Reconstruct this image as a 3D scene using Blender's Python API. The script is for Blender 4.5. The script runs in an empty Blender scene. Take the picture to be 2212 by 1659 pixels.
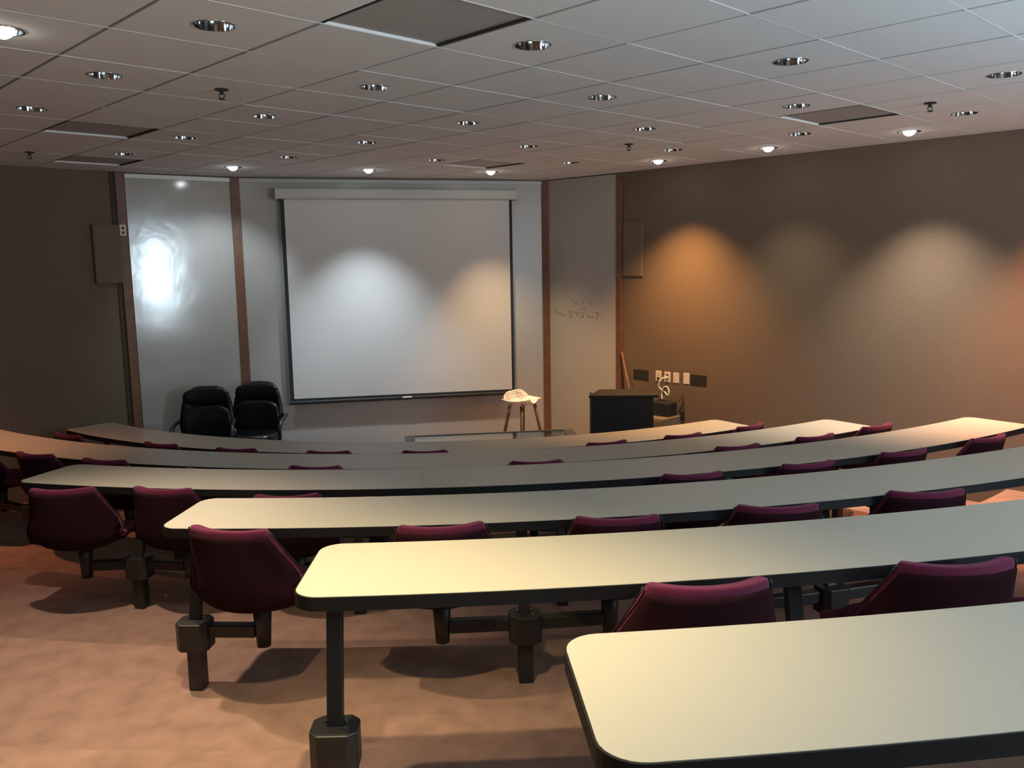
import bpy, bmesh, math, random
from mathutils import Vector, Matrix
random.seed(7)
sc = bpy.context.scene
COL = sc.collection
PI = math.pi
# ------------------------------------------------------------------ camera
EYE = Vector((0, 0, 2.24))
cam_d = bpy.data.cameras.new('camera'); cam = bpy.data.objects.new('camera', cam_d); COL.objects.link(cam)
cam_d.sensor_width = 36; cam_d.lens = 1864.03 / 2212 * 36; cam_d.clip_start = .05
RT = Vector((0.99985656, -0.00237546, -0.01676931)); UP = Vector((0.01693672, 0.14023467, 0.98997343)); FW = Vector((0, 0.99011545, -0.14025479))
cam.matrix_world = Matrix.Translation(EYE) @ Matrix((RT, UP, -FW)).transposed().to_4x4()
sc.camera = cam
# ------------------------------------------------------------------ world, exposure
w = bpy.data.worlds.new('world'); sc.world = w; w.use_nodes = True
w.node_tree.nodes['Background'].inputs[0].default_value = (.5, .6, .7, 1)
w.node_tree.nodes['Background'].inputs[1].default_value = .3
sc.view_settings.view_transform = 'Standard'; sc.view_settings.look = 'None'
sc.view_settings.exposure = 0.0; sc.view_settings.gamma = 1; sc.view_settings.use_curve_mapping = False
# ------------------------------------------------------------------ room frame
NV = Vector((.718, .696)); MV = Vector((-.696, .718))      # across the room towards the right wall / towards the left wall
def nm(n, m): return Vector((NV.x * n + MV.x * m, NV.y * n + MV.y * m))
ZC = 3.207
YAW = -.80069; T = .6096; OX, OY = -7.16269, 1.29445          # ceiling grid
E1 = Vector((math.cos(YAW), math.sin(YAW))); E2 = Vector((-math.sin(YAW), math.cos(YAW)))
def grid(a, c): return E1 * ((a + OX) * T) + E2 * ((c + OY) * T)
NR, ML, NB, MB = 7.78, 9.16, -1.1, -4.6
PL1 = Vector((-3.925, 8.995)); PL2 = Vector((-3.0, 9.66)); PR2 = Vector((.455, 10.664)); PR1 = Vector((1.227, 9.905))
ROOM = [PL1, PL2, PR2, PR1, nm(NR, MB), nm(NB, MB), nm(NB, ML)]
CEN = Vector((-.76844, 12.03283))                               # centre of the curved rows
RR = [0, 4.8457, 5.9802, 7.0719, 8.2329, 9.3497, 10.4373]       # inner radius of each row's top
DEEP = .45
def tier(k): return .1523 * (k - 1)
def pol(r, deg, z=0):
    a = math.radians(deg); return Vector((CEN.x + r * math.sin(a), CEN.y - r * math.cos(a), z))
# lights are set here; the fittings themselves come with the ceiling
def light(name, kind, loc, energy, color, **kw):
    d = bpy.data.lights.new(name, kind); d.energy = energy; d.color = color
    for k, v in kw.items(): setattr(d, k, v)
    o = bpy.data.objects.new(name, d); COL.objects.link(o); o.location = loc
    return o
def aim(o, target):
    o.rotation_euler = (Vector(target) - o.location).to_track_quat('-Z', 'Y').to_euler()
COOL = (.72, .87, 1.0); NEUT = (1, .9, .78); WARM = (1, .68, .38); AMB = (1, .49, .17); ORG = (1, .42, .2)
# lit downlights: (x, y, colour, watts, cone degrees, blend)
def XY(n, m): v = nm(n, m); return (v.x, v.y)
# (x, y, colour, watts, cone degrees, blend, word, tilt target or None)
LIT = [
 (-2.71, 8.71, COOL, 60, 84, .8, (-3.2, 9.5, 1.6)), (-1.45, 9.17, COOL, 240, 82, 1, (-1.58, 9.62, 0)), (-.19, 9.56, (1, .70, .38), 230, 78, 1, (.18, 9.95, -.3)),
 (*XY(7.18, 5.27), AMB, 480, 98, 1, None), (*XY(7.18, 4.07), (1, .85, .62), 75, 96, 1, None), (*XY(7.18, 2.84), (1, .86, .70), 400, 90, 1, None),
 (*XY(7.18, 1.63), ORG, 620, 92, 1, None), (*XY(7.18, .4), NEUT, 80, 84, .8, None),
 (*XY(1.09, 4.07), (1, .80, .60), 270, 82, .9, None), (*XY(1.09, 7.72), ORG, 210, 92, 1, None),
 (*XY(1.09, 2.85), (1, .80, .48), 190, 86, 1, None), (*XY(1.09, 1.63), (1, .79, .42), 320, 90, 1, None),
]
# added cool fill at the back, no lamp of the room, brightening the ceiling
fill = light('back_room_fill', 'AREA', (*XY(4.4, -2.4), 1.75), 265, (.62, .82, 1), shape='RECTANGLE', size=4, size_y=2)
fill.rotation_euler = (PI, 0, 0)
fill2 = light('back_corner_fill', 'AREA', (*XY(.5, -1.9), 1.9), 140, (.66, .86, 1), shape='RECTANGLE', size=2, size_y=1)  # second added fill, no fitting here, lifts the ceiling near the corner
fill2.rotation_euler = (PI, 0, 0)

# ------------------------------------------------------------------ materials
def mat(name, color, rough=.6, metal=0, noise=0, nscale=20, bump=0, bscale=200, spec=.5, emit=None, es=0, sheen=0, alpha=None, trans=0, coat=0, wob=0, wscale=2, color2=None):
    m = bpy.data.materials.new(name); m.use_nodes = True
    nt = m.node_tree; b = nt.nodes['Principled BSDF']
    b.inputs['Base Color'].default_value = (*color, 1); b.inputs['Roughness'].default_value = rough
    b.inputs['Metallic'].default_value = metal; b.inputs['Specular IOR Level'].default_value = spec
    if sheen: b.inputs['Sheen Weight'].default_value = sheen; b.inputs['Sheen Roughness'].default_value = .45; b.inputs['Sheen Tint'].default_value = (.8, .35, .5, 1)
    if trans: b.inputs['Transmission Weight'].default_value = trans
    if coat: b.inputs['Coat Weight'].default_value = coat; b.inputs['Coat Roughness'].default_value = .1
    if emit: b.inputs['Emission Color'].default_value = (*emit, 1); b.inputs['Emission Strength'].default_value = es
    tc = nt.nodes.new('ShaderNodeTexCoord')
    if noise or color2:
        n = nt.nodes.new('ShaderNodeTexNoise'); n.inputs['Scale'].default_value = nscale; n.inputs['Detail'].default_value = 5
        nt.links.new(tc.outputs['Object'], n.inputs['Vector'])
        r = nt.nodes.new('ShaderNodeValToRGB'); e = r.color_ramp.elements
        e[0].position = .3; e[1].position = .7
        c2 = color2 or tuple(min(1, c * (1 + noise)) for c in color)
        e[0].color = (*[c * (1 - noise) for c in color], 1); e[1].color = (*c2, 1)
        nt.links.new(n.outputs['Fac'], r.inputs['Fac']); nt.links.new(r.outputs['Color'], b.inputs['Base Color'])
    last = None
    for amt, s in ((bump, bscale), (wob, wscale)):
        if amt:
            n = nt.nodes.new('ShaderNodeTexNoise'); n.inputs['Scale'].default_value = s; n.inputs['Detail'].default_value = 3
            nt.links.new(tc.outputs['Object'], n.inputs['Vector'])
            bp = nt.nodes.new('ShaderNodeBump'); bp.inputs['Strength'].default_value = amt; bp.inputs['Distance'].default_value = .01 if amt == bump else .05
            nt.links.new(n.outputs['Fac'], bp.inputs['Height'])
            if last: nt.links.new(last, bp.inputs['Normal'])
            last = bp.outputs['Normal']
    if last: nt.links.new(last, b.inputs['Normal'])
    return m
M = dict(
 carpet=mat('carpet', (.285, .172, .132), .95, noise=.16, nscale=9, bump=.5, bscale=500, spec=.1),
 wall=mat('wall_fabric', (.165, .126, .092), .9, noise=.05, nscale=60, bump=.25, bscale=350, spec=.1),
 wall2=mat('speaker_fabric', (.176, .135, .099), .9, noise=.05, nscale=60, bump=.25, bscale=350, spec=.1),
 tile=mat('ceiling_tile', (.70, .735, .745), .9, noise=.02, nscale=90, bump=.15, bscale=300, spec=.2),
 tbar=mat('white_bar', (.8, .8, .79), .5), plenum=mat('dark_void', (.05, .05, .05), .9),
 grille=mat('grey_grille', (.36, .36, .35), .8, noise=.06, nscale=500, bump=.3, bscale=900),
 white=mat('white_paint', (.75, .74, .71), .5), board=mat('whiteboard', (.40, .37, .33), .13, noise=.02, nscale=3, wob=.025, wscale=5, spec=.7), board2=mat('satin_whiteboard', (.40, .37, .33), .3, noise=.02, nscale=3, spec=.35),
 wood=mat('oak_post', (.15, .066, .032), .45, noise=.2, nscale=12), reveal=mat('dark_reveal', (.05, .03, .02), .7),
 screen=mat('screen_cloth', (.60, .57, .53), .85, spec=.15), black=mat('black_plastic', (.012, .013, .014), .4),
 border=mat('black_border', (.012, .014, .016), .7), case=mat('screen_case', (.5, .48, .44), .5),
 leather=mat('black_leather', (.003, .0045, .005), .27, bump=.12, bscale=60, noise=.1, nscale=30),
 lam=mat('cream_laminate', (.41, .378, .308), .42, noise=.025, nscale=250, spec=.45),
 edge=mat('black_edge_band', (.006, .006, .0065), .6, spec=.25), steel=mat('black_steel', (.014, .012, .011), .45, noise=.2, nscale=20),
 backshade=mat('shaded_back_wool', (.022, .006, .009), .95, noise=.25, nscale=260, bump=.5, bscale=420, spec=.08),  # the magenta wool darkened, shade of the chair backs as colour
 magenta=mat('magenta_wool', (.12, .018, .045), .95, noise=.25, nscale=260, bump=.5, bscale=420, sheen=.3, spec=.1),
 chrome=mat('chrome', (.5, .5, .5), .1, metal=1), socket=mat('dark_socket', (.03, .03, .03), .5),
 seatwhite=mat('white_shell', (.93, .89, .82), .4), legwood=mat('beech', (.12, .07, .032), .5, noise=.2, nscale=25),
 lect=mat('dark_laminate', (.016, .013, .011), .6, spec=.25, noise=.1, nscale=8), tan=mat('tan_cabinet', (.17, .13, .085), .6, noise=.1, nscale=6),
 plate=mat('ivory_plate', (.72, .64, .52), .4), dplate=mat('brown_plate', (.028, .024, .02), .45),
 glass=mat('tinted_glass', (.55, .6, .6), .03, trans=1), alu=mat('dark_frame', (.07, .07, .07), .4),
 cable=mat('white_cable', (.8, .78, .74), .4), pen=mat('marker_ink', (.20, .165, .14), .6),
 bulb=mat('lit_lens', (1, 1, 1), .5, emit=(1, .93, .85), es=40), bulbc=mat('lit_lens_cool', (1, 1, 1), .5, emit=(.85, .95, 1), es=40),
 day=mat('backlit_pane', (.8, .9, 1), .5, emit=(.72, .9, 1), es=60), doorframe=mat('door_wood', (.2, .1, .05), .5),
 box=mat('black_case', (.012, .016, .018), .5), label=mat('white_label', (.8, .8, .78), .5),
)
# ------------------------------------------------------------------ helpers
def obj(name, bm, m, parent=None, smooth=False, bevel=0, auto=True):
    me = bpy.data.meshes.new(name)
    bmesh.ops.recalc_face_normals(bm, faces=bm.faces)
    bm.to_mesh(me); bm.free()
    if smooth:
        for p in me.polygons: p.use_smooth = True
    me.materials.append(m)
    o = bpy.data.objects.new(name, me); COL.objects.link(o)
    if parent: o.parent = parent
    if bevel:
        b = o.modifiers.new('bevel', 'BEVEL'); b.width = bevel; b.segments = 2; b.limit_method = 'ANGLE'
    return o
def thing(name, label, cat, loc=(0, 0, 0), rz=0, group=None):
    o = bpy.data.objects.new(name, None); COL.objects.link(o); o.empty_display_size = .1
    o.location = loc; o.rotation_euler = (0, 0, rz); o['label'] = label; o['category'] = cat
    if group: o['group'] = group
    return o
def tag(o, label, cat, group=None):
    o['label'] = label; o['category'] = cat
    if group: o['group'] = group
    return o
def struct(o): o['kind'] = 'structure'; return o
def dup(root, loc, rz, label=None, group=None):
    r = root.copy(); COL.objects.link(r); r.location = loc; r.rotation_euler = (0, 0, rz)
    if label: r['label'] = label
    if group: r['group'] = group
    for ch in list(root.children):
        c = ch.copy(); COL.objects.link(c); c.parent = r
        for g in ch.children:
            d = g.copy(); COL.objects.link(d); d.parent = c
    return r
def box(bm, c, s, rot=None):
    r = bmesh.ops.create_cube(bm, size=1); mt = Matrix.Translation(c) @ (rot.to_4x4() if rot else Matrix.Identity(4)) @ Matrix.Diagonal((*s, 1))
    bmesh.ops.transform(bm, matrix=mt, verts=r['verts']); return r['verts']
def bxm(c, s, rot=None): bm = bmesh.new(); box(bm, Vector(c), s, rot); return bm
def prism(pts, z0, z1, bm=None):
    bm = bm or bmesh.new()
    a = [bm.verts.new((p[0], p[1], z0)) for p in pts]; b = [bm.verts.new((p[0], p[1], z1)) for p in pts]
    bm.faces.new(a); bm.faces.new(b)
    for i in range(len(pts)): j = (i + 1) % len(pts); bm.faces.new((a[i], a[j], b[j], b[i]))
    return bm
def bar(p, q, wx, wy=None, bm=None, up=Vector((0, 0, 1))):
    """square bar between two points"""
    bm = bm or bmesh.new(); p = Vector(p); q = Vector(q); d = q - p; L = d.length; z = d.normalized()
    x = up.cross(z)
    if x.length < 1e-4: x = Vector((1, 0, 0))
    x.normalize(); y = z.cross(x)
    r = bmesh.ops.create_cube(bm, size=1)
    R = Matrix((x, y, z)).transposed().to_4x4()
    bmesh.ops.transform(bm, matrix=Matrix.Translation((p + q) / 2) @ R @ Matrix.Diagonal((wx, wy or wx, L, 1)), verts=r['verts'])
    return bm
def cone(p, q, r0, r1, seg=16, bm=None):
    bm = bm or bmesh.new(); p = Vector(p); q = Vector(q); d = q - p
    r = bmesh.ops.create_cone(bm, cap_ends=True, segments=seg, radius1=r0, radius2=r1, depth=d.length)
    R = d.to_track_quat('Z', 'Y').to_matrix().to_4x4()
    bmesh.ops.transform(bm, matrix=Matrix.Translation((p + q) / 2) @ R, verts=r['verts']); return bm
def tube(pts, rad, seg=8, bm=None, closed=False):
    bm = bm or bmesh.new(); pts = [Vector(p) for p in pts]; rings = []
    n = len(pts); prev = None
    for i, p in enumerate(pts):
        d = (pts[min(i + 1, n - 1)] - pts[max(i - 1, 0)]).normalized()
        ref = prev or (Vector((0, 0, 1)) if abs(d.z) < .9 else Vector((1, 0, 0)))
        x = (ref - d * ref.dot(d)).normalized(); prev = x; y = d.cross(x)
        rr = rad[i] if isinstance(rad, (list, tuple)) else rad
        rings.append([bm.verts.new(p + x * rr * math.cos(2 * PI * k / seg) + y * rr * math.sin(2 * PI * k / seg)) for k in range(seg)])
    for a, b in zip(rings, rings[1:]):
        for k in range(seg): bm.faces.new((a[k], a[(k + 1) % seg], b[(k + 1) % seg], b[k]))
    bm.faces.new(rings[0]); bm.faces.new(rings[-1])
    return bm
def lathe(prof, seg=24, bm=None, c=(0, 0)):
    bm = bm or bmesh.new(); rings = []
    for r, z in prof:
        rings.append([bm.verts.new((c[0] + r * math.cos(2 * PI * k / seg), c[1] + r * math.sin(2 * PI * k / seg), z)) for k in range(seg)])
    for a, b in zip(rings, rings[1:]):
        for k in range(seg): bm.faces.new((a[k], a[(k + 1) % seg], b[(k + 1) % seg], b[k]))
    return bm
def smooth_path(pts, n=8):
    """Catmull-Rom through the points"""
    P = [Vector(p) for p in pts]; P = [2 * P[0] - P[1]] + P + [2 * P[-1] - P[-2]]; out = []
    for i in range(1, len(P) - 2):
        for k in range(n):
            t = k / n; a, b, c, d = P[i - 1:i + 3]
            out.append(.5 * ((2 * b) + (c - a) * t + (2 * a - 5 * b + 4 * c - d) * t * t + (3 * b - a - 3 * c + d) * t ** 3))
    out.append(P[-2]); return out
def facing(d): return math.atan2(d.y, d.x)
def wallslab(p, q, z0, z1, th, side, inset=0):
    """wall between p and q; thickness goes to `side` (outward unit normal)"""
    a = [p, q, q + side * th, p + side * th]; return prism(a, z0, z1)
def outn(p, q):
    d = (q - p).normalized(); n = Vector((-d.y, d.x))
    c = Vector((0, 4)); 
    return n if (p - c).dot(n) > 0 else -n

# ------------------------------------------------------------------ room shell
ZT = ZC + .22
names = ['wall_front_left', 'wall_front', 'wall_front_right', 'wall_right', 'wall_back', 'wall_back_left', 'wall_left']
DOOR = (4.6, 5.3)          # opening in the back wall (n range)
for i, nme in enumerate(names):
    p, q = ROOM[i], ROOM[(i + 1) % len(ROOM)]; on = outn(p, q)
    bm = bmesh.new()
    if nme == 'wall_back':
        for a, b, z0, z1 in ((NR, DOOR[1], 0, ZT), (DOOR[0], NB, 0, ZT), (DOOR[1], DOOR[0], 3.0, ZT), (DOOR[1], DOOR[0], 0, .91)):
            P, Q = nm(a, MB), nm(b, MB); prism([P, Q, Q + on * .12, P + on * .12], z0, z1, bm)
    else: prism([p, q, q + on * .12, p + on * .12], 0, ZT, bm)
    struct(obj(nme, bm, M['wall']))
# doorway to a bright corridor behind the camera
d1 = struct(obj('door_1', prism([nm(DOOR[0] + .06, MB - .06), nm(DOOR[1] - .06, MB - .06), nm(DOOR[1] - .06, MB - .075), nm(DOOR[0] + .06, MB - .075)], .96, 2.95), M['day']))
fbm = bmesh.new()
for a, b, z0, z1 in ((DOOR[0], DOOR[0] + .06, .91, 3.0), (DOOR[1] - .06, DOOR[1], .91, 3.0), (DOOR[0] + .06, DOOR[1] - .06, 2.95, 3.0), (DOOR[0] + .06, DOOR[1] - .06, .91, .96), (4.87, 4.93, .96, 2.95)):
    prism([nm(a, MB - .01), nm(b, MB - .01), nm(b, MB - .09), nm(a, MB - .09)], z0, z1, fbm)
obj('door_frame', fbm, M['doorframe'], d1)
# floor: lowest level and the curved tiers
FL = prism(ROOM, -.12, 0); floor = struct(obj('floor', FL, M['carpet']))
def in_line(cen, d, poly):
    ts = []
    for i in range(len(poly)):
        p, q = poly[i], poly[(i + 1) % len(poly)]; e = q - p; den = d.x * e.y - d.y * e.x
        if abs(den) < 1e-9: continue
        w_ = p - cen; t = (w_.x * e.y - w_.y * e.x) / den; s = (w_.x * d.y - w_.y * d.x) / den
        if -1e-9 <= s <= 1 + 1e-9 and t > 0: ts.append(t)
    return (min(ts), max(ts)) if len(ts) >= 2 else None
gc = Vector((.5, 3)); BIG = [p + (p - gc).normalized() * .09 for p in ROOM]
def step_mesh(r0, z1):
    bm = bmesh.new(); prev = None; z0 = 0.0
    a = -75.0
    while a <= 75:
        d = Vector((math.sin(math.radians(a)), -math.cos(math.radians(a)))); io = in_line(CEN, d, BIG)
        cur = None
        if io and io[1] > r0 + .01:
            i0 = max(r0, io[0]); A = CEN + d * i0; B = CEN + d * io[1]
            cur = [bm.verts.new((A.x, A.y, z0)), bm.verts.new((B.x, B.y, z0)), bm.verts.new((B.x, B.y, z1)), bm.verts.new((A.x, A.y, z1))]
            if prev:
                for k in range(4): bm.faces.new((prev[k], prev[(k + 1) % 4], cur[(k + 1) % 4], cur[k]))
            else: bm.faces.new(cur)
        elif prev: bm.faces.new(prev)
        if cur is None and prev: break
        prev = cur; a += .75
    else:
        if prev: bm.faces.new(prev)
    return bm
for k in range(2, 7):
    obj('step', step_mesh(RR[k] - .045, tier(k)), M['carpet'], floor)
obj('step', step_mesh(11.62, tier(7)), M['carpet'], floor)

# ------------------------------------------------------------------ ceiling: slab, bars, tiles
ceil = struct(obj('ceiling', prism([p + (p - gc).normalized() * .1 for p in ROOM], ZC + .2, ZC + .26), M['plenum']))
def clip(poly, a, b, c):
    """keep a*x+b*y<=c"""
    out = []
    for i in range(len(poly)):
        p, q = poly[i], poly[(i + 1) % len(poly)]; dp = a * p[0] + b * p[1] - c; dq = a * q[0] + b * q[1] - c
        if dp <= 0: out.append(p)
        if dp * dq < 0: t = dp / (dp - dq); out.append(Vector((p[0] + (q[0] - p[0]) * t, p[1] + (q[1] - p[1]) * t)))
    return out
HP = []
for i in range(len(ROOM)):
    p, q = ROOM[i], ROOM[(i + 1) % len(ROOM)]; o_ = outn(p, q); HP.append((o_.x, o_.y, o_.dot(p) - .004))
def inside(poly):
    for h in HP:
        poly = clip(poly, *h)
        if len(poly) < 3: return None
    return poly
def screen_xy(x, y, z):
    v = Vector((x, y, z)) - EYE; d = v.dot(FW)
    if d < .2: return None
    return 1106 + 1864 * v.dot(RT) / d, 829.5 - 1864 * v.dot(UP) / d
OFFMEAS = [(n, m) for n, ms in ((1.7, (3.47, 4.69, 5.81)), (2.92, (2.86, 4.08, 5.27, 6.46, 7.6)), (4.13, (2.24, 3.46, 4.68, 5.85, 6.98)), (5.35, (1.63, 2.86, 4.08, 5.25, 6.42)), (6.55, (2.23, 3.45, 4.65, 5.87))) for m in ms]
holes = {}
def cell(x, y): a = Vector((x, y)).dot(E1) / T - OX; c = Vector((x, y)).dot(E2) / T - OY; return math.floor(a), math.floor(c)
OFF = []
for n, m in OFFMEAS:
    v = nm(n, m); i, j = cell(v.x, v.y); g = grid(i + .5, j + .5)
    if (g - v).length > .15: g = v
    OFF.append((g.x, g.y, n, m)); holes[cell(g.x, g.y)] = (g.x, g.y)
for l in LIT: holes[cell(l[0], l[1])] = (l[0], l[1])
vents = {}
for x, y, lab in ((-.33, 3.85, 'large'), (2.27, 6.18, 'right'), (-2.85, 6.25, 'left'), (-3.5, 7.95, 'farleft'), (-.18, 8.88, 'far')):
    vents[cell(x, y)] = lab
def tile_bm(poly, hole=None, z0=ZC, z1=ZC + .018):
    if not hole: return prism(poly, z0, z1)
    bm = bmesh.new(); c = Vector(hole); seg = 32; r = .083
    ring, outer = [], []
    for k in range(seg):
        a = 2 * PI * k / seg; d = Vector((math.cos(a), math.sin(a))); best = 1e9
        for i in range(len(poly)):
            p, q = Vector(poly[i]), Vector(poly[(i + 1) % len(poly)]); e = q - p; den = d.x * e.y - d.y * e.x
            if abs(den) < 1e-9: continue
            w_ = p - c; t = (w_.x * e.y - w_.y * e.x) / den; s = (w_.x * d.y - w_.y * d.x) / den
            if -1e-6 <= s <= 1 + 1e-6 and t > 0: best = min(best, t)
        outer.append((a, c + d * best)); ring.append(c + d * r)
    for p in poly:
        v = Vector(p) - c; outer.append((math.atan2(v.y, v.x) % (2 * PI), Vector(p)))
    outer.sort(key=lambda t: t[0])
    ins = [(a, c + Vector((math.cos(a), math.sin(a))) * r) for a, _ in outer]
    def mk(l, z): return [bm.verts.new((p.x, p.y, z)) for _, p in l]
    A, B, Cc, D = mk(outer, z0), mk(ins, z0), mk(outer, z1), mk(ins, z1); n = len(A)
    for k in range(n):
        l = (k + 1) % n
        for f in ((A[k], A[l], B[l], B[k]), (Cc[k], Cc[l], D[l], D[k]), (A[k], A[l], Cc[l], Cc[k]), (B[k], B[l], D[l], D[k])):
            try: bm.faces.new(f)
            except ValueError: pass
    bmesh.ops.remove_doubles(bm, verts=bm.verts, dist=1e-5); return bm
rest = bmesh.new(); GL, GB = .009, .003; nview = 0
std = None
for i in range(-12, 22):
    for j in range(-6, 14):
        q = [grid(i + GB / T, j + GL / T), grid(i + 1 - GB / T, j + GL / T), grid(i + 1 - GB / T, j + 1 - GL / T), grid(i + GB / T, j + 1 - GL / T)]
        poly = inside(q)
        if not poly: continue
        area = abs(sum(poly[k][0] * poly[(k + 1) % len(poly)][1] - poly[(k + 1) % len(poly)][0] * poly[k][1] for k in range(len(poly)))) / 2
        if area < .004: continue
        if (i, j) in vents: continue
        ss = [screen_xy(p[0], p[1], ZC) for p in poly]; vis = any(s and -60 < s[0] < 2272 and -60 < s[1] < 1700 for s in ss)
        if vis:
            nview += 1
            full = area > (T - 2 * GL) * (T - 2 * GB) - .0005
            if full and (i, j) not in holes:
                if std is None:
                    std = obj('ceiling_tile', prism([(E1 * a + E2 * b) for a, b in ((-.5 * T + GB, -.5 * T + GL), (.5 * T - GB, -.5 * T + GL), (.5 * T - GB, .5 * T - GL), (-.5 * T + GB, .5 * T - GL))], 0, .018), M['tile'], ceil)
                    o = std
                else:
                    o = bpy.data.objects.new('ceiling_tile', std.data); COL.objects.link(o); o.parent = ceil
                g = grid(i + .5, j + .5); o.location = (g.x, g.y, ZC + random.uniform(-.0012, .0012))
            else: obj('ceiling_tile', tile_bm(poly, holes.get((i, j))), M['tile'], ceil)
        elif (i, j) in holes:
            obj('ceiling_tile', tile_bm(poly, holes.get((i, j))), M['tile'], ceil)
        else: prism(poly, ZC, ZC + .018, rest)
ro = obj('ceiling_tile', rest, M['tile'], ceil); ro['kind'] = 'stuff'
print('tiles in view', nview)
for i in range(-11, 22):        # pale cross bars
    q = [grid(i - .0045, -6), grid(i + .0045, -6), grid(i + .0045, 14), grid(i - .0045, 14)]
    poly = inside(q)
    if poly: obj('cross_bar', prism(poly, ZC - .0015, ZC + .001), M['tile'], ceil)
vlab = dict(large='largest dark ceiling air panel at the top centre edge of the photo', right='dark grey ceiling air panel above the right wall', left='dark recessed ceiling air panel over the left aisle, below the row of left downlights',
  farleft='dark ceiling air panel closest to the left wall', far='faint grey ceiling air panel in front of the projection screen')
for (i, j), lb in vents.items():
    cz = grid(i + .5, j + .5); t = thing('ceiling_air_panel', vlab[lb], 'air vent', (cz.x, cz.y, ZC), YAW, 'dark square air panels in the ceiling')
    h = T / 2 - .004
    obj('face_plate', bxm((0, 0, .017), (2 * h, 2 * h, .010)), M['grille'] if lb != 'far' else mat('pale_grille', (.5, .49, .47), .8), t)
    for sd in (-1, 1):  # light and shade on the recess sides, coloured in as white and dark
        obj('lit_rim', bxm((sd * (T / 2 - .004), 0, .006), (.006, T - .02, .013)), M['tbar'], t)
        obj('shaded_rim', bxm((0, sd * (T / 2 - .006), .006), (T - .02, .008, .013)), M['plenum'], t)
    obj('duct_collar', bxm((0, 0, .09), (.45, .45, .09)), M['plenum'], t)
# downlights
def make_downlight(lit, m=None):
    t = thing('recessed_downlight', '', 'ceiling light', (0, 0, 0))
    obj('trim_ring', lathe([(.078, .004), (.079, -.003), (.084, -.004), (.088, -.001), (.083, .002), (.078, .004)], 32), M['chrome'], t, smooth=True)
    obj('reflector', lathe([(.078, -.003), (.076, .02), (.068, .05), (.055, .08), (.042, .1), (.043, .103), (.057, .083), (.071, .051), (.0795, .02), (.0795, -.002)], 32), M['chrome'], t, smooth=True)
    if lit: obj('lamp_lens', lathe([(0.001, -.034), (.018, -.031), (.034, -.021), (.044, -.006), (.047, .01), (.001, .02)], 24), m, t, smooth=True)
    else:
        obj('lamp_holder', lathe([(.001, .075), (.03, .08), (.041, .099), (.041, .13), (.001, .132)], 20), M['socket'], t, smooth=True)
    return t
rowname = {1.7: 'first diagonal line from the left', 2.92: 'second diagonal line from the left', 4.13: 'third diagonal line from the left', 5.35: 'fourth diagonal line from the left', 6.55: 'diagonal line nearest the right wall'}
ordn = ['nearest', 'second nearest', 'third nearest', 'fourth nearest', 'farthest']
proto = None; cnt = {}
for x, y, n, m in OFF:
    k = cnt.get(n, 0); cnt[n] = k + 1; tot = len([1 for q in OFFMEAS if q[0] == n]); word = 'farthest' if k == tot - 1 else ordn[k]
    lb = 'unlit chrome downlight, %s in the %s' % (word, rowname[n])
    if proto is None: proto = make_downlight(False); t = proto; t.location = (x, y, ZC); t['label'] = lb; t['group'] = 'unlit recessed ceiling downlights'
    else: t = dup(proto, (x, y, ZC), random.uniform(0, 6), lb, 'unlit recessed ceiling downlights')
litlab = ['glowing downlight above the left whiteboard panel', 'glowing cool downlight above the left half of the screen', 'glowing warm downlight above the right half of the screen',
 'glowing amber downlight at the far end of the right wall', 'glowing downlight in the middle of the three along the right wall', 'glowing white downlight nearest the camera along the right wall',
 'amber downlight along the right wall beyond the right edge of the photo', 'white downlight along the right wall behind the amber one', 'bright warm downlight cut by the upper left edge of the photo',
 'warm downlight over the left aisle, closest to the left wall',
 'warm downlight over the left end of the fifth desk row', 'warm downlight over the left end of the nearest desk row']
for (x, y, colr, wt, ang, bl, tg), lb in zip(LIT, litlab):
    t = make_downlight(True, M['bulbc'] if colr == COOL else M['bulb']); t.location = (x, y, ZC); t['label'] = lb; t['group'] = 'lit recessed ceiling downlights'
    s = light('lamp_beam', 'SPOT', (0, 0, -.03), wt, colr, spot_size=math.radians(ang), spot_blend=bl, shadow_soft_size=.035); s.parent = t
    s.location = (0, 0, -.055)
    if tg: s.rotation_euler = (Vector(tg) - Vector((x, y, ZC - .055))).to_track_quat('-Z', 'Y').to_euler()
# sprinklers
for x, y, lb in ((-1.57, 4.93, 'small ceiling sprinkler nearest the camera, left of centre'), (2.72, 5.74, 'small ceiling sprinkler near the right wall, upper right'), (1.02, 7.49, 'small ceiling sprinkler right of the screen'), (-3.96, 7.35, 'small ceiling sprinkler at the far left')):
    t = thing('fire_sprinkler', lb, 'sprinkler', (x, y, ZC), 0, 'ceiling fire sprinklers')
    obj('cover_plate', lathe([(.001, -.002), (.034, -.003), (.038, -.006), (.036, 0), (.001, 0)], 20), M['steel'], t, smooth=True)
    fb = cone((0, 0, -.006), (0, 0, -.03), .011, .011, 10)
    tube([(-.014, 0, -.025), (-.016, 0, -.04), (0, 0, -.052)], .003, 6, fb); tube([(.014, 0, -.025), (.016, 0, -.04), (0, 0, -.052)], .003, 6, fb)
    obj('frame_arms', fb, M['steel'], t)
    obj('deflector', lathe([(.001, -.052), (.02, -.053), (.02, -.056), (.001, -.056)], 12), M['steel'], t)

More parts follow.
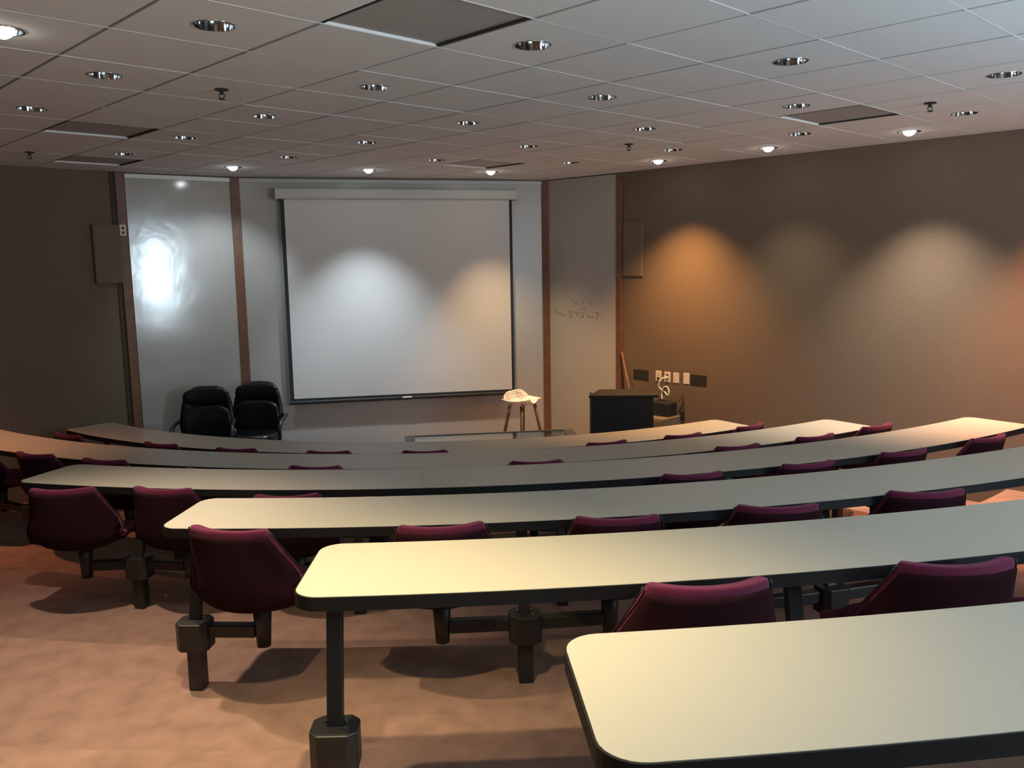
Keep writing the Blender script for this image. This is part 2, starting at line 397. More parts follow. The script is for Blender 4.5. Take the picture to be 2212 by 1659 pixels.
# ------------------------------------------------------------------ front wall dressing
def along(p, q, s0, s1, off0, off1, z0, z1, bm=None):
    """box on a wall p->q: distances along it, offsets INTO the room"""
    d = (q - p).normalized(); i = -outn(p, q)
    return prism([p + d * s0 + i * off0, p + d * s1 + i * off0, p + d * s1 + i * off1, p + d * s0 + i * off1], z0, z1, bm)
LW = (PL2 - PL1).length; CW = (PR2 - PL2).length; RW = (PR1 - PR2).length
def whiteboard(p, q, s0, s1, label, trim):
    t = tag(obj('whiteboard', along(p, q, s0, s1, .001, .018, .1, ZC - .012), M['board'] if trim == 1 else M['board2'], bevel=.002), label, 'whiteboard', 'floor-to-ceiling whiteboards on the front wall')
    if trim: obj('top_trim', along(p, q, s0, s1, .018, .032, ZC - .055, ZC - .016), M['white'] if trim == 1 else M['case'], t)
    return t
wb1 = whiteboard(PL1, PL2, .01, LW - .05, 'glossy grey whiteboard panel left of the screen with the bright glare spot', 1)
wb2 = whiteboard(PL2, PR2, .05, CW - .055, 'widest whiteboard panel, behind the projection screen', 2)
wb3 = whiteboard(PR2, PR1, .05, RW - .01, 'whiteboard panel right of the screen with faint marker writing', 0)
# wood posts
def post(nm_, bm): return struct(obj(nm_, bm, M['wood'], bevel=.003))
wl = (PL1, nm(NB, ML))  # left wall runs away from PL1
post('trim_1', along(PL1, nm(NB, ML), .0, .09, .001, .03, 0, ZC - .003))
struct(obj('trim_2', along(PL1, nm(NB, ML), .09, .135, .001, .012, 0, ZC - .003), M['reveal']))
post('trim_3', prism([PL2 + Vector((-.045, -.03)), PL2 + Vector((.05, .012)), PL2 + Vector((.06, -.03)), PL2 + Vector((-.03, -.062))], 0, ZC - .003))
post('trim_4', prism([PR2 + Vector((-.055, -.018)), PR2 + Vector((.03, -.03)), PR2 + Vector((.02, -.062)), PR2 + Vector((-.06, -.05))], 0, ZC - .003))
post('trim_5', along(PR1, nm(NR, MB), .0, .07, .001, .03, 0, ZC - .003))
struct(obj('trim_6', along(PR1, nm(NR, MB), .0, 12.2, .001, .012, 0, .1), M['reveal']))
# faint marker writing on the right panel
dR = (PR1 - PR2).normalized(); iR = -outn(PR2, PR1)
def wr(s, z): v = PR2 + dR * s + iR * .0195; return (v.x, v.y, z)
wbm = bmesh.new()
def stroke(l, r=.0022): tube([wr(s, z) for s, z in l], r, 5, wbm)
stroke([(.40, 1.745), (.43, 1.79)]); stroke([(.44, 1.73), (.47, 1.745), (.50, 1.72)]); stroke([(.53, 1.76), (.60, 1.762), (.57, 1.72)]); stroke([(.66, 1.77), (.72, 1.74), (.71, 1.71)]); stroke([(.56, 1.68), (.64, 1.675)])
stroke([(.16, 1.66), (.18, 1.62), (.20, 1.605), (.23, 1.61), (.26, 1.59), (.31, 1.585), (.33, 1.60)], .0028)
stroke([(.42, 1.635), (.36, 1.64), (.37, 1.61), (.41, 1.60), (.40, 1.57), (.36, 1.565)], .003)      # 5
stroke([(.45, 1.63), (.51, 1.63), (.48, 1.58)], .003)                                                 # 7
stroke([(.60, 1.63), (.55, 1.63), (.55, 1.605), (.59, 1.60), (.59, 1.575), (.54, 1.575)], .003)      # 5
stroke([(.65, 1.62), (.64, 1.59), (.70, 1.58), (.74, 1.585)], .0025)
stroke([(.76, 1.64), (.82, 1.63), (.80, 1.60), (.79, 1.54)], .003)                                    # 7
stroke([(.86, 1.62), (.90, 1.60)], .003)
obj('marker_writing', wbm, M['pen'], wb3)

# projection screen hanging in front of the middle board
dC = (PR2 - PL2).normalized(); iC = -outn(PL2, PR2)
ps = thing('projection_screen', 'pull-down projection screen with black borders and pale case on the front wall', 'projection screen', (0, 0, 0))
def sc_prism(s0, s1, o0, o1, z0, z1): return along(PL2, PR2, s0, s1, o0, o1, z0, z1)
cs = sc_prism(.42, 3.19, .05, .15, 2.965, 3.085)
obj('case', cs, M['case'], ps, bevel=.02)
for s in (.42, 3.175): obj('end_cap', sc_prism(s - .004, s + .019, .045, .155, 2.96, 3.09), M['case'], ps, bevel=.008)
for s in (.8, 2.8): obj('wall_bracket', sc_prism(s, s + .05, .018, .06, 3.0, 3.1), M['case'], ps)
def quadslab(c4, o0, o1):
    bm = bmesh.new(); a = []; b = []
    for s, z in c4:
        v = PL2 + dC * s + iC * o0; a.append(bm.verts.new((v.x, v.y, z))); v = PL2 + dC * s + iC * o1; b.append(bm.verts.new((v.x, v.y, z)))
    bm.faces.new(a); bm.faces.new(b)
    for i in range(4): j = (i + 1) % 4; bm.faces.new((a[i], a[j], b[j], b[i]))
    return bm
ZL, ZR = .735, .70          # it hangs slightly out of level
obj('screen_cloth', quadslab([(.512, ZL), (3.095, ZR), (3.095, 2.97), (.512, 2.97)], .098, .101), M['screen'], ps)
obj('side_border', quadslab([(.472, ZL), (.512, ZL), (.512, 2.97), (.472, 2.97)], .098, .1015), M['border'], ps)
obj('side_border', quadslab([(3.095, ZR), (3.13, ZR), (3.13, 2.97), (3.095, 2.97)], .098, .1015), M['border'], ps)
obj('bottom_border', quadslab([(.472, ZL - .03), (3.13, ZR - .03), (3.13, ZR), (.472, ZL)], .098, .1015), M['border'], ps)
v0 = PL2 + dC * .455 + iC * .1; v1 = PL2 + dC * 3.16 + iC * .1
obj('bottom_bar', tube([(v0.x, v0.y, ZL - .045), (v1.x, v1.y, ZR - .045)], .021, 14), M['black'], ps, smooth=False)
v = PL2 + dC * 1.80 + iC * .124
obj('pull_tab', bxm((v.x, v.y, .685), (.11, .006, .018), Matrix.Rotation(facing(dC), 3, 'Z')), M['label'], ps)

# wall speakers (flat fabric-covered boxes), one on each side wall
o = tag(obj('wall_speaker', along(nm(NR, 6.185), nm(NR, 0), 0, .285, .001, .02, 2.05, 2.66), M['wall2'], bevel=.008), 'brown fabric box on the right wall beside the corner post', 'speaker', 'fabric speaker boxes on the side walls')
obj('grille_frame', along(nm(NR, 6.17), nm(NR, 0), 0, .255, .02, .024, 2.065, 2.645), M['wall2'], o, bevel=.003)
o = tag(obj('wall_speaker', along(nm(3.36, ML), nm(0, ML), 0, .27, .001, .016, 2.09, 2.68), M['wall2'], bevel=.008), 'brown fabric box on the dark left wall beside the corner post', 'speaker', 'fabric speaker boxes on the side walls')
obj('grille_frame', along(nm(3.345, ML), nm(0, ML), 0, .24, .016, .019, 2.105, 2.665), M['wall2'], o, bevel=.003)
# socket high on the left post
def plate(name, label, cat, p, q, s0, s1, z0, z1, m, off=.001, th=.008, group=None):
    o = tag(obj(name, along(p, q, s0, s1, off, off + th, z0, z1), m, bevel=.003), label, cat, group); return o
pl = plate('wall_outlet', 'small pale outlet high on the left corner post', 'outlet', PL1, nm(NB, ML), .02, .085, 2.57, 2.68, M['plate'], .031)
for z in (2.6, 2.645): obj('socket', along(PL1, nm(NB, ML), .038, .067, .039, .042, z - .014, z + .014), M['socket'], pl)
# plates on the right wall above the lectern
W0, W1 = nm(NR, 6.26), nm(NR, 0)
def rw(m): return 6.26 - m
plate('wall_plate', 'dark brown blank wall plate left of the ivory plates', 'wall plate', W0, W1, rw(6.03), rw(5.82), .895, 1.01, M['dplate'], group='dark plates on the right wall')
plate('wall_plate', 'dark brown blank wall plate right of the ivory plates', 'wall plate', W0, W1, rw(5.262), rw(5.06), .897, 1.012, M['dplate'], group='dark plates on the right wall')
p1 = plate('wall_outlet', 'leftmost ivory wall plate, with a round jack', 'outlet', W0, W1, rw(5.72), rw(5.642), .898, 1.016, M['plate'])
obj('jack', along(W0, W1, rw(5.695), rw(5.665), .009, .02, .918, .945), M['socket'], p1, bevel=.003); obj('screw', along(W0, W1, rw(5.687), rw(5.676), .009, .011, .965, .973), M['steel'], p1)
p2 = plate('wall_outlet', 'ivory power outlet with the white cord plugged in', 'outlet', W0, W1, rw(5.602), rw(5.522), .899, 1.013, M['plate'])
obj('socket', along(W0, W1, rw(5.577), rw(5.547), .009, .012, .965, .99), M['socket'], p2); obj('socket', along(W0, W1, rw(5.577), rw(5.547), .009, .012, .925, .95), M['socket'], p2)
plate('wall_plate', 'blank ivory wall plate right of the power outlet', 'wall plate', W0, W1, rw(5.486), rw(5.408), .9, 1.012, M['plate'])
plate('wall_plate', 'blank ivory wall plate beside the right dark plate', 'wall plate', W0, W1, rw(5.353), rw(5.276), .9, 1.02, M['plate'])
def RWp(m, off, z): v = nm(NR - off, m); return (v.x, v.y, z)
cp = smooth_path([RWp(5.565, .02, .955), RWp(5.60, .05, .94), RWp(5.64, .06, .88), RWp(5.63, .05, .83), RWp(5.57, .05, .80), RWp(5.52, .06, .765), RWp(5.50, .06, .80), RWp(5.52, .06, .85), RWp(5.56, .06, .855), RWp(5.595, .055, .81), RWp(5.605, .05, .76), RWp(5.59, .06, .715)], 6)
co = tag(obj('power_cord', tube(cp, .0075, 8), M['cable'], smooth=True), 'looped white cord hanging from the ivory outlet', 'cord')
obj('plug', along(W0, W1, rw(5.58), rw(5.55), .01, .035, .94, .968), M['label'], co, bevel=.003)
# cabinet with the black case on it, rod
cb = thing('low_cabinet', 'low tan cabinet against the right wall under the black case', 'cabinet', (0, 0, 0))
obj('body', along(W0, W1, rw(5.70), rw(5.37), .02, .34, .05, .55), M['tan'], cb, bevel=.006); obj('plinth', along(W0, W1, rw(5.68), rw(5.39), .04, .32, 0, .05), M['reveal'], cb)
obj('door', along(W0, W1, rw(5.685), rw(5.385), .34, .352, .07, .53), M['tan'], cb, bevel=.003)
bc = thing('black_case', 'small black equipment case on the low tan cabinet', 'case', (0, 0, 0))
obj('shell', along(W0, W1, rw(5.665), rw(5.405), .04, .2, .551, .70), M['box'], bc, bevel=.012)
hb = tube([RWp(5.60, .12, .695), RWp(5.59, .12, .715), RWp(5.48, .12, .715), RWp(5.47, .12, .695)], .006, 6); obj('handle', hb, M['black'], bc)
rd = thing('hanging_cable', 'thin dark cable with a plug hanging on the wall right of the black case', 'cable', (0, 0, 0))
obj('cord', tube(smooth_path([RWp(5.40, .03, .70), RWp(5.37, .03, .745), RWp(5.345, .02, .77), RWp(5.34, .02, .6), RWp(5.345, .02, .3)], 6), .005, 6), M['reveal'], rd); obj('plug_head', along(W0, W1, rw(5.365), rw(5.33), .012, .04, .50, .60), M['black'], rd, bevel=.004)
# leaning stick
stk = tag(obj('leaning_stick', tube([RWp(6.17, .045, 1.2), RWp(5.81, .10, 0.01)], .013, 8), M['wood'], smooth=True), 'thin wooden stick leaning in the right corner behind the lectern', 'stick')
# ------------------------------------------------------------------ lectern
lc = thing('lectern', 'dark wooden box lectern at the right of the front, facing the rows', 'lectern', (1.04, 8.17, 0), math.radians(-3))
obj('front_panel', bxm((0, -.20, .49), (.58, .02, .94)), M['lect'], lc, bevel=.004)
for s in (-1, 1): obj('side_panel', bxm((s * .28, 0.0, .49), (.02, .38, .94)), M['lect'], lc, bevel=.004)
obj('shelf', bxm((0, .0, .6), (.54, .36, .02)), M['lect'], lc); obj('plinth', bxm((0, 0, .04), (.6, .44, .08)), M['lect'], lc, bevel=.004)
obj('top', prism([(-.315, -.235), (.335, -.235), (.32, .15), (-.20, .15)], .966, .994), M['lect'], lc, bevel=.006)
# ------------------------------------------------------------------ glass-topped table
ta = thing('glass_table', 'low table with a tinted glass top and dark frame in front of the first row', 'table', (-.19, 7.70, 0), math.radians(7.7))
tw, td, th = 1.57, .50, .66
fr = bmesh.new()
box(fr, (-(tw - .09) / 2, 0, th - .02), (.09, td, .04)); box(fr, ((tw - .09) / 2, 0, th - .02), (.09, td, .04))
box(fr, (0, (td - .03) / 2, th - .02), (tw - .18, .03, .04)); box(fr, (0, -(td - .03) / 2, th - .02), (tw - .18, .03, .04))
obj('top_frame', fr, M['alu'], ta)
obj('glass_top', bxm((0, 0, th - .008), (tw - .185, td - .064, .006)), M['glass'], ta)
for sx in (-1, 1):
    for sy in (-1, 1): obj('leg', bar((sx * (tw / 2 - .04), sy * (td / 2 - .03), 0), (sx * (tw / 2 - .04), sy * (td / 2 - .03), th - .04), .035), M['alu'], ta)
obj('leg', bar((.33, .05, 0), (.33, .05, th - .045), .05), M['black'], ta)
obj('lower_shelf', bxm((0, 0, .2), (tw - .1, td - .08, .02)), M['alu'], ta)
# ------------------------------------------------------------------ white stool
st = thing('bar_stool', 'white perforated shell stool on four wooden legs in front of the screen', 'stool', (.11, 9.45, 0), math.radians(44))
def shell(fn, nu, nv, th, m, name, par, sub=1, holes_=None):
    bm = bmesh.new(); G = [[bm.verts.new(fn(u / nu * 2 - 1, v / nv)) for v in range(nv + 1)] for u in range(nu + 1)]
    for u in range(nu):
        for v in range(nv):
            if holes_ and holes_(u, v): continue
            bm.faces.new((G[u][v], G[u + 1][v], G[u + 1][v + 1], G[u][v + 1]))
    o = obj(name, bm, m, par, smooth=True)
    s = o.modifiers.new('thick', 'SOLIDIFY'); s.thickness = th; s.offset = 0
    if sub: b = o.modifiers.new('sub', 'SUBSURF'); b.levels = sub; b.render_levels = sub
    return o
def stool_fn(u, v):
    # v: 0 front rim, 1 top of the low back; facing -y
    ang = v
    y = -.17 + .30 * min(v / .68, 1); z = .70
    wd = .2 * math.sqrt(max(0, 1 - ((y + .0) / .185) ** 2)) if v < .68 else .2
    prof = [(-.185, .705, .06), (-.165, .695, .13), (-.1, .683, .185), (0, .68, .205), (.09, .685, .2), (.145, .715, .19), (.165, .77, .165), (.172, .80, .12), (.174, .81, .07)]
    f = v * (len(prof) - 1); i = min(int(f), len(prof) - 2); t = f - i
    y, z, wd = [prof[i][k] * (1 - t) + prof[i + 1][k] * t for k in range(3)]
    return Vector((u * wd, y - (.05 * u * u if v > .6 else 0), z + .05 * u * u * (1 if v < .5 else max(.15, 1 - (v - .5) * 3.2))))
shell(stool_fn, 28, 32, .009, M['seatwhite'], 'seat_shell', st, 0, lambda u, v: u % 2 == 1 and v % 2 == 1 and 2 < u < 25 and 2 < v < 28)
for sx in (-1, 1):
    for sy in (-1, 1): obj('leg', cone((sx * .20, sy * .19, 0), (sx * .10, sy * .09, .68), .013, .02, 12), M['legwood'], st, smooth=True)
rg = bmesh.new()
for a, b in (((-.165, -.155), (.165, -.155)), ((.165, -.155), (.165, .155)), ((.165, .155), (-.165, .155)), ((-.165, .155), (-.165, -.155))): tube([(a[0], a[1], .25), (b[0], b[1], .25)], .008, 8, rg)
obj('footrest', rg, M['chrome'], st, smooth=True)
# ------------------------------------------------------------------ black leather armchairs
def superell(w_, d_, n=28, e=3.2):
    out = []
    for k in range(n):
        a = 2 * PI * k / n; c, s = math.cos(a), math.sin(a)
        out.append((w_ * math.copysign(abs(c) ** (2 / e), c), d_ * math.copysign(abs(s) ** (2 / e), s)))
    return out
def pad(name, wd, dp, hgt, cz, par, m, curve=0, taper=0):
    bm = bmesh.new(); rings = []
    lv = [(-1, .80), (-.85, .93), (-.5, 1), (0, 1.0), (.5, 1), (.85, .93), (1, .80)]
    for t, s in lv:
        rings.append([bm.verts.new((x * (s if True else 1), y * s, t * hgt / 2)) for x, y in superell(wd / 2, dp / 2)])
    for a, b in zip(rings, rings[1:]):
        for k in range(len(a)): bm.faces.new((a[k], a[(k + 1) % len(a)], b[(k + 1) % len(b)], b[k]))
    bm.faces.new(rings[0]); bm.faces.new(rings[-1]); return bm
def armchair(label, loc, rz, ax=0.0):
    t = thing('office_armchair', label, 'chair', loc, rz, 'black leather office chairs by the whiteboard')
    # facing -y ; back
    R = Matrix.Rotation(math.radians(90 - 9), 4, 'X')
    b = pad('backrest', .56, .60, .09, 0, t, M['leather']); 
    bmesh.ops.transform(b, matrix=Matrix.Translation((0, .20, .70)) @ R, verts=b.verts)
    for v in b.verts:
        v.co.y += .10 * (v.co.x / .25) ** 2 * -.6; v.co.x *= 1 - .16 * max(0, (v.co.z - .6)) / .4
    obj('backrest', b, M['leather'], t, smooth=True)
    for (zc, hh, yy) in ((.89, .175, .178), (.625, .36, .125)):
        b = pad('p', .515, hh, .075, 0, t, M['leather'])
        bmesh.ops.transform(b, matrix=Matrix.Translation((0, yy, zc)) @ R, verts=b.verts)
        for v in b.verts: v.co.y += .05 * (v.co.x / .2) ** 2 * -.6; v.co.x *= 1 - .12 * max(0, (v.co.z - .6)) / .4
        obj('headrest_pad' if zc > .8 else 'lumbar_pad', b, M['leather'], t, smooth=True)
    b = pad('seat', .52, .50, .12, 0, t, M['leather']); bmesh.ops.transform(b, matrix=Matrix.Translation((0, -.07, .43)), verts=b.verts)
    obj('seat', b, M['leather'], t, smooth=True)
    for s in (-1, 1):
        pts = smooth_path([(s * .22, .17, .60), (s * (.31 - ax), .13, .64), (s * (.335 - ax), -.02, .64), (s * (.34 - ax), -.15, .61), (s * (.34 - ax), -.215, .54), (s * (.33 - ax), -.19, .44), (s * .27, -.1, .385), (s * .2, -.03, .375)], 6)
        obj('armrest', tube(pts, .021, 10), M['black'], t, smooth=True)
    obj('gas_column', cone((0, -.03, .10), (0, -.03, .38), .03, .022, 14), M['black'], t, smooth=True)
    for k in range(5):
        a = 2 * PI * k / 5 + .3; e = (math.cos(a) * .28, -.03 + math.sin(a) * .28, .075)
        l = obj('base_arm', bar((0, -.03, .105), e, .035, .025), M['black'], t, bevel=.005)
        obj('caster', cone((e[0] - .02 * math.sin(a), e[1] + .02 * math.cos(a), .028), (e[0] + .02 * math.sin(a), e[1] - .02 * math.cos(a), .028), .028, .028, 14), M['black'], l, smooth=True)
    return t
armchair('black leather office armchair left of the other, by the glare on the whiteboard', (-3.19, 8.82, 0), math.radians(8), .045)
armchair('black leather office armchair nearest the projection screen, in front of the wood post', (-2.77, 9.12, 0), math.radians(-3))

# ------------------------------------------------------------------ desks
def outline(k, a0, a1, rl=.07, rr_=.07, n=None):
    """(deg, r_in, r_out) samples with rounded ends"""
    R0, R1 = RR[k], RR[k] + DEEP; rm = (R0 + R1) / 2; out = []
    L = math.radians(a1 - a0) * rm; s_list = set()
    def corner(rad):
        return [rad * (1 - math.cos(t * PI / 2 / 7)) for t in range(8)] if rad else [0]
    ss = [x for x in corner(rl)] + [L - x for x in corner(rr_)]
    m_ = max(2, int(L / .12)); ss += [rl + (L - rl - rr_) * i / m_ for i in range(1, m_)]
    for s in sorted(set(round(x, 6) for x in ss)):
        ins = 0
        if rl and s < rl: ins = rl - math.sqrt(max(0, rl * rl - (rl - s) ** 2))
        if rr_ and L - s < rr_: ins = rr_ - math.sqrt(max(0, rr_ * rr_ - (rr_ - (L - s)) ** 2))
        out.append((a0 + math.degrees(s / rm), R0 + ins, R1 - ins))
    return out
def slab(ol, z0, z1, grow=0):
    bm = bmesh.new(); rings = []
    for a, r0, r1 in ol:
        A, B = pol(r0 - grow, a), pol(r1 + grow, a)
        rings.append([bm.verts.new((A.x, A.y, z0)), bm.verts.new((B.x, B.y, z0)), bm.verts.new((B.x, B.y, z1)), bm.verts.new((A.x, A.y, z1))])
    for p, q in zip(rings, rings[1:]):
        for i in range(4): bm.faces.new((p[i], p[(i + 1) % 4], q[(i + 1) % 4], q[i]))
    bm.faces.new(rings[0]); bm.faces.new(rings[-1]); return bm
def band(ol, z0, z1, th=.004):
    """edge band running round the outline"""
    path = [(a, r1, 1) for a, r0, r1 in ol] + [(a, r0, -1) for a, r0, r1 in reversed(ol)]
    P = [pol(r, a) for a, r, s in path]; n = len(P); bm = bmesh.new(); rings = []
    for i in range(n):
        a, b = P[i - 1], P[(i + 1) % n]; d = (b - a); d.z = 0
        d = d.normalized() if d.length > 1e-6 else Vector((1, 0, 0)); o_ = Vector((d.y, -d.x, 0))
        cc = pol((ol[0][1] + ol[0][2]) / 2, (ol[0][0] + ol[-1][0]) / 2)
        sgn = 1
        rings.append((P[i], o_))
    # orientation: outer edge goes with increasing angle -> outward normal is away from centre there
    t = rings[len(ol) // 2]; s = 1 if t[1].dot((t[0] - Vector((CEN.x, CEN.y, 0)))) > 0 else -1
    vs = []
    for p, o_ in rings:
        q = p + o_ * s * th; pi = p - o_ * s * .003
        vs.append([bm.verts.new((pi.x, pi.y, z0)), bm.verts.new((q.x, q.y, z0)), bm.verts.new((q.x, q.y, z1)), bm.verts.new((pi.x, pi.y, z1))])
    for i in range(n):
        p, q = vs[i], vs[(i + 1) % n]
        for k in range(4): bm.faces.new((p[k], p[(k + 1) % 4], q[(k + 1) % 4], q[k]))
    return bm
rowword = {1: 'frontmost curved desk row, closest to the lectern and screen', 2: 'second curved desk row from the front, running off the left edge', 3: 'third curved desk row from the front', 4: 'fourth curved desk row from the front, its left end near two chairs',
  5: 'fifth curved desk row from the front, with a bright left end', 6: 'nearest curved desk row at the lower right, brightest top'}
ROWS = {1: (-41.0, 33.5, (-15, 12)), 2: (-40, 34.6, (-22, -3, 16)), 3: (-16.0, 35.9, (2, 19)), 4: (-4.45, 37, (15.3,)), 5: (.93, 38, (13.5, 26)), 6: (4.72, 39, (21,))}
PED = {1: (-36.5, -20, -3.3, 13, 28), 2: (-34, -27.6, -14.8, -1.4, 12, 24.4, 32), 3: (-10.75, -.8, 8, 16.2, 27.3), 4: (-3.96, 5.4, 14.9, 24.5, 33), 5: (1.40, 9.75, 18.5, 27, 35), 6: (9.5, 18, 27, 36)}
CH = {1: [-36.6, -24.0, -16.05, -7.45, .79, 9.64, 16.44, 24.27, 31.9], 2: [-31, -24.3, -18.5, -11.2, -4.63, 8.23, 15.9, 21.25, 27.5, 33.6], 3: [-12.9, -8.3, -3.36, 13.44, 18.92, 24.33, 30.25], 4: [-2.0, 3.05, 7.86, 12.5, 17.3], 5: [7.5, 11.95, 15.3]}
CROT = {(3, 0): 16, (3, 1): -3, (4, 0): -12, (4, 1): 4, (4, 2): -6, (4, 3): -12, (4, 4): -14, (5, 0): -2, (5, 1): -8, (5, 2): 50, (1, 0): 8, (1, 5): 6, (3, 2): 5}
CDZ = {(1, 5): -.028, (2, 3): -.03, (2, 6): -.03, (1, 0): -.01, (3, 2): -.03}
CDR = {(1, 0): .08, (3, 0): .08, (5, 2): .12}
SEATR = .34
pp = None
for k in range(1, 7):
    a0, a1, seams = ROWS[k]; z = tier(k); ol = outline(k, a0, a1)
    t = thing('curved_desk', rowword[k], 'desk', (0, 0, 0), 0, 'curved lecture hall desk rows')
    cuts = [a0] + list(seams) + [a1]; rm = RR[k] + DEEP / 2; gap = math.degrees(.0004 / rm)
    for i in range(len(cuts) - 1):
        so = outline(k, cuts[i] + (gap if i else 0), cuts[i + 1] - (gap if i < len(cuts) - 2 else 0), .07 if i == 0 else 0, .07 if i == len(cuts) - 2 else 0)
        obj('desktop', slab(so, z + .712, z + .74), M['lam'], t)
    obj('edge_band', band(ol, z + .700, z + .7385), M['edge'], t)
    sub = [(a, RR[k] + .16, RR[k] + .22) for a, _, _ in ol if a0 + .6 < a < a1 - .6]
    obj('support_rail', slab(sub, z + .672, z + .711), M['steel'], t)
    for pa in PED[k]:
        rs = RR[k] + SEATR
        def P(dr, da, zz): v = pol(rs + dr, pa, zz); a = math.radians(pa); return v + Vector((math.cos(a), math.sin(a), 0)) * da
        obj('floor_post', bar(P(0, 0, z - .001), P(0, 0, z + .19), .062, bm=None, up=Vector((math.sin(math.radians(pa)), -math.cos(math.radians(pa)), 0))), M['steel'], t, bevel=.004)
        w_, d_, c_ = .069, .062, .026
        hexa = [(-w_, d_ - c_), (-w_ + c_, d_), (w_ - c_, d_), (w_, d_ - c_), (w_, -d_ + c_), (w_ - c_, -d_), (-w_ + c_, -d_), (-w_, -d_ + c_)]
        hb = obj('hub_box', prism([P(dr, da, 0)[:2] for da, dr in hexa], z + .185, z + .305), M['steel'], t, bevel=.004)
        scr = bmesh.new()
        for da, dr in ((-.03, -.02), (.03, -.02), (.03, .03)):
            q = P(dr, da, z + .306); cone(q, q + Vector((0, 0, .004)), .006, .005, 8, scr)
        obj('bolt_heads', scr, M['chrome'], hb)
        obj('upright', bar(P(-.01, 0, z + .30), P(-.10, 0, z + .70), .046, .034, up=Vector((math.sin(math.radians(pa)), -math.cos(math.radians(pa)), 0))), M['steel'], t, bevel=.003)
        pb = P(-.10, 0, z + .705); obj('mounting_plate', bxm(pb, (.16, .12, .012), Matrix.Rotation(math.radians(pa), 3, 'Z')), M['steel'], t)
        for i, ca in enumerate(CH.get(k, [])):
            dist = abs(math.radians(ca - pa)) * rs
            if dist < .62:
                q = pol(rs + CDR.get((k, i), 0), ca, z + .262); p = P(0, 0, z + .262); d = (q - p).normalized()
                obj('swing_arm', bar(p + d * .05, q - d * .03, .05, .055), M['steel'], t, bevel=.006)
# ------------------------------------------------------------------ swing-arm chairs (magenta bucket shells)
# profile: (y behind +, z, half width, wing forward amount, wing up amount)
PROF = [(-.235, .40, .19, 0, .0), (-.22, .43, .205, 0, .0), (-.12, .43, .225, 0, .010), (.0, .415, .24, 0, .03), (.10, .405, .25, .02, .07), (.17, .425, .255, .08, .07), (.20, .48, .252, .13, .035), (.215, .56, .235, .14, .01), (.226, .64, .205, .11, .0), (.236, .71, .180, .07, .002), (.24, .75, .168, .05, .004), (.238, .762, .160, .045, .004)]
def chair_fn(u, v):
    f = v * (len(PROF) - 1); i = min(int(f), len(PROF) - 2); t = f - i
    y, z, wd, fw, up = [PROF[i][k] * (1 - t) + PROF[i + 1][k] * t for k in range(5)]
    return Vector((u * wd, y - fw * abs(u) ** 2.2, z + up * abs(u) ** 2.2))
def make_chair():
    t = thing('swivel_seat', '', 'chair')
    shell(chair_fn, 14, 22, .046, M['magenta'], 'seat_shell', t, 1)
    def back_fn(u, v):
        q = chair_fn(u * .93, .10 + v * .79); a = chair_fn(u * .93, min(1, .10 + v * .79 + .02)); b_ = chair_fn(u * .93 + .02, .10 + v * .79)
        n_ = (b_ - q).cross(a - q)
        n_ = n_.normalized() if n_.length > 1e-9 else Vector((0, 1, 0))
        if n_.y < 0 and v > .4 or v <= .4 and n_.z > 0: n_ = -n_
        return q + n_ * .0262
    shell(back_fn, 12, 18, .006, M['backshade'], 'back_shade', t, 0)  # added darker layer, stands for the shade on the back of the shell
    # thin steel rim seen at the side of the back
    pts = [chair_fn(s, v) for s, v in [(1, .45), (1, .55), (1, .65), (1, .75), (1, .85), (1, .93)]]
    for sd in (1, -1): obj('shell_piping', tube([Vector((sd * (p.x + .010), p.y + .016, p.z)) for p in pts], .0035, 6), M['steel'], t, smooth=True)
    b = pad('c', .36, .36, .05, 0, t, None); bmesh.ops.transform(b, matrix=Matrix.Translation((0, -.04, .455)), verts=b.verts)
    obj('seat_cushion', b, M['magenta'], t, smooth=True)
    obj('mounting_plate', bxm((0, 0, .392), (.2, .2, .012)), M['steel'], t)
    obj('swivel_post', cone((0, 0, .185), (0, 0, .39), .029, .042, 18), M['steel'], t, smooth=True)
    return t
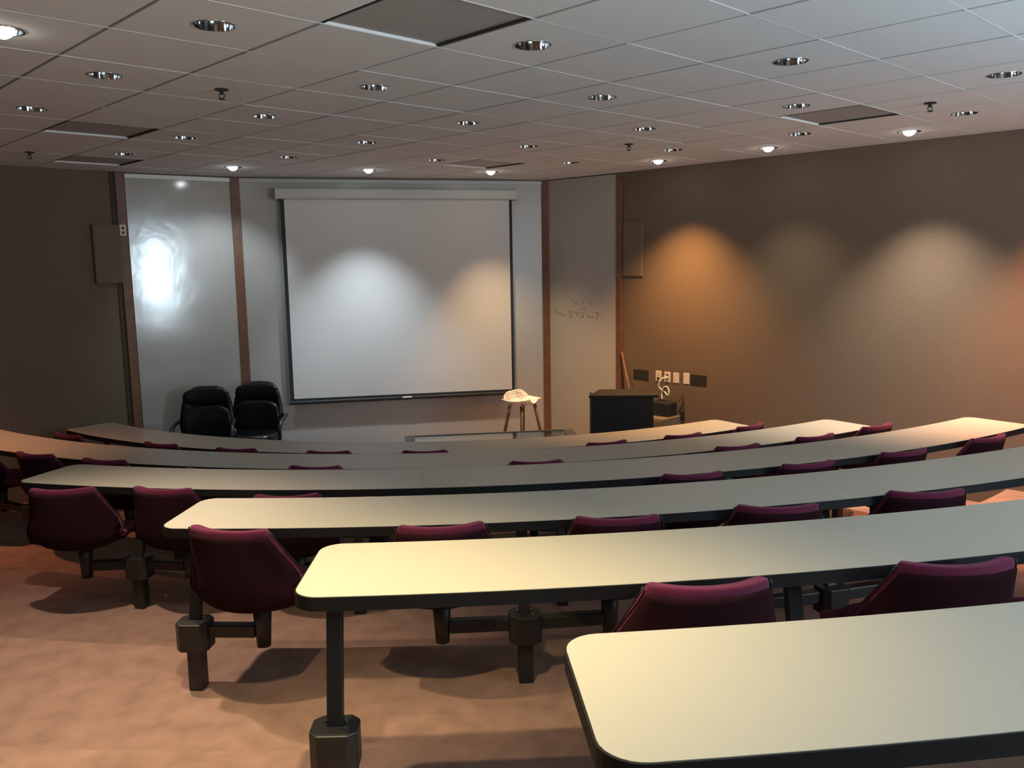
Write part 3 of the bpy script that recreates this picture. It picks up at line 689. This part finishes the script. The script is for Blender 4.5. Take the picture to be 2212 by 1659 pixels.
lbl = {
 1: ['magenta chair at the far left end of the frontmost row, beside the left wall', 'magenta chair back at the frontmost row, just left of the black armchairs', 'magenta chair back at the frontmost row, below the two black armchairs', 'magenta chair back at the frontmost row, below the left part of the screen',
     'magenta chair back at the frontmost row, below the middle of the screen', 'magenta chair back at the frontmost row, barely showing below the stool', 'magenta chair back at the frontmost row, below the lectern', 'magenta chair back at the frontmost row, just right of the lectern', 'magenta chair back at the right end of the frontmost row'],
 2: ['magenta chair at the second row, leftmost and cut by the photo edge', 'magenta chair under the second row, above the left end of the third desk', 'magenta chair back at the second row, above the left corner of the third desk', 'magenta chair barely showing at the second row, left of the widely visible one', 'magenta chair back at the second row, left of centre',
     'magenta chair back at the second row, below the stool', 'magenta chair barely showing at the second row, right of centre', 'magenta chair back at the second row, below the right end of the first desk', 'magenta chair back at the second row, second from its right end', 'magenta chair at the right end of the second row'],
 3: ['dark magenta chair turned aside at the third row, lower left', 'dark magenta chair at the third row, right of the pedestal by the aisle', 'magenta chair mostly hidden under the third row, above the fourth desk', 'magenta chair at the third row, low and right of centre', 'magenta chair at the third row with a bright purple top',
     'magenta chair at the third row, second from the right', 'magenta chair at the third row beside the right photo edge'],
 4: ['magenta chair at the left end of the fourth row, standing on the aisle side', 'magenta chair at the fourth row, second from its left end', 'magenta chair at the fourth row, third from its left end', 'magenta chair at the fourth row, fourth from its left end', 'magenta chair at the fourth row, fifth from its left end'],
 5: ['large magenta chair at the fifth row, left one of the two nearest chairs', 'large purple-lit magenta chair at the fifth row, right one of the two nearest chairs', 'magenta chair turned sideways at the fifth row, cut by the right photo edge']}
proto = None
for k in CH:
    for i, a in enumerate(CH[k]):
        p = pol(RR[k] + SEATR + CDR.get((k, i), 0), a, tier(k) + CDZ.get((k, i), 0) + (.022 if k < 3 else .008)); rz = math.radians(a + 180 + CROT.get((k, i), random.uniform(-5, 5)))
        if proto is None: proto = make_chair(); t = proto; t.location = p; t.rotation_euler = (0, 0, rz); t['label'] = lbl[k][i]; t['group'] = 'magenta swing-arm chairs'
        else: dup(proto, p, rz, lbl[k][i], 'magenta swing-arm chairs')
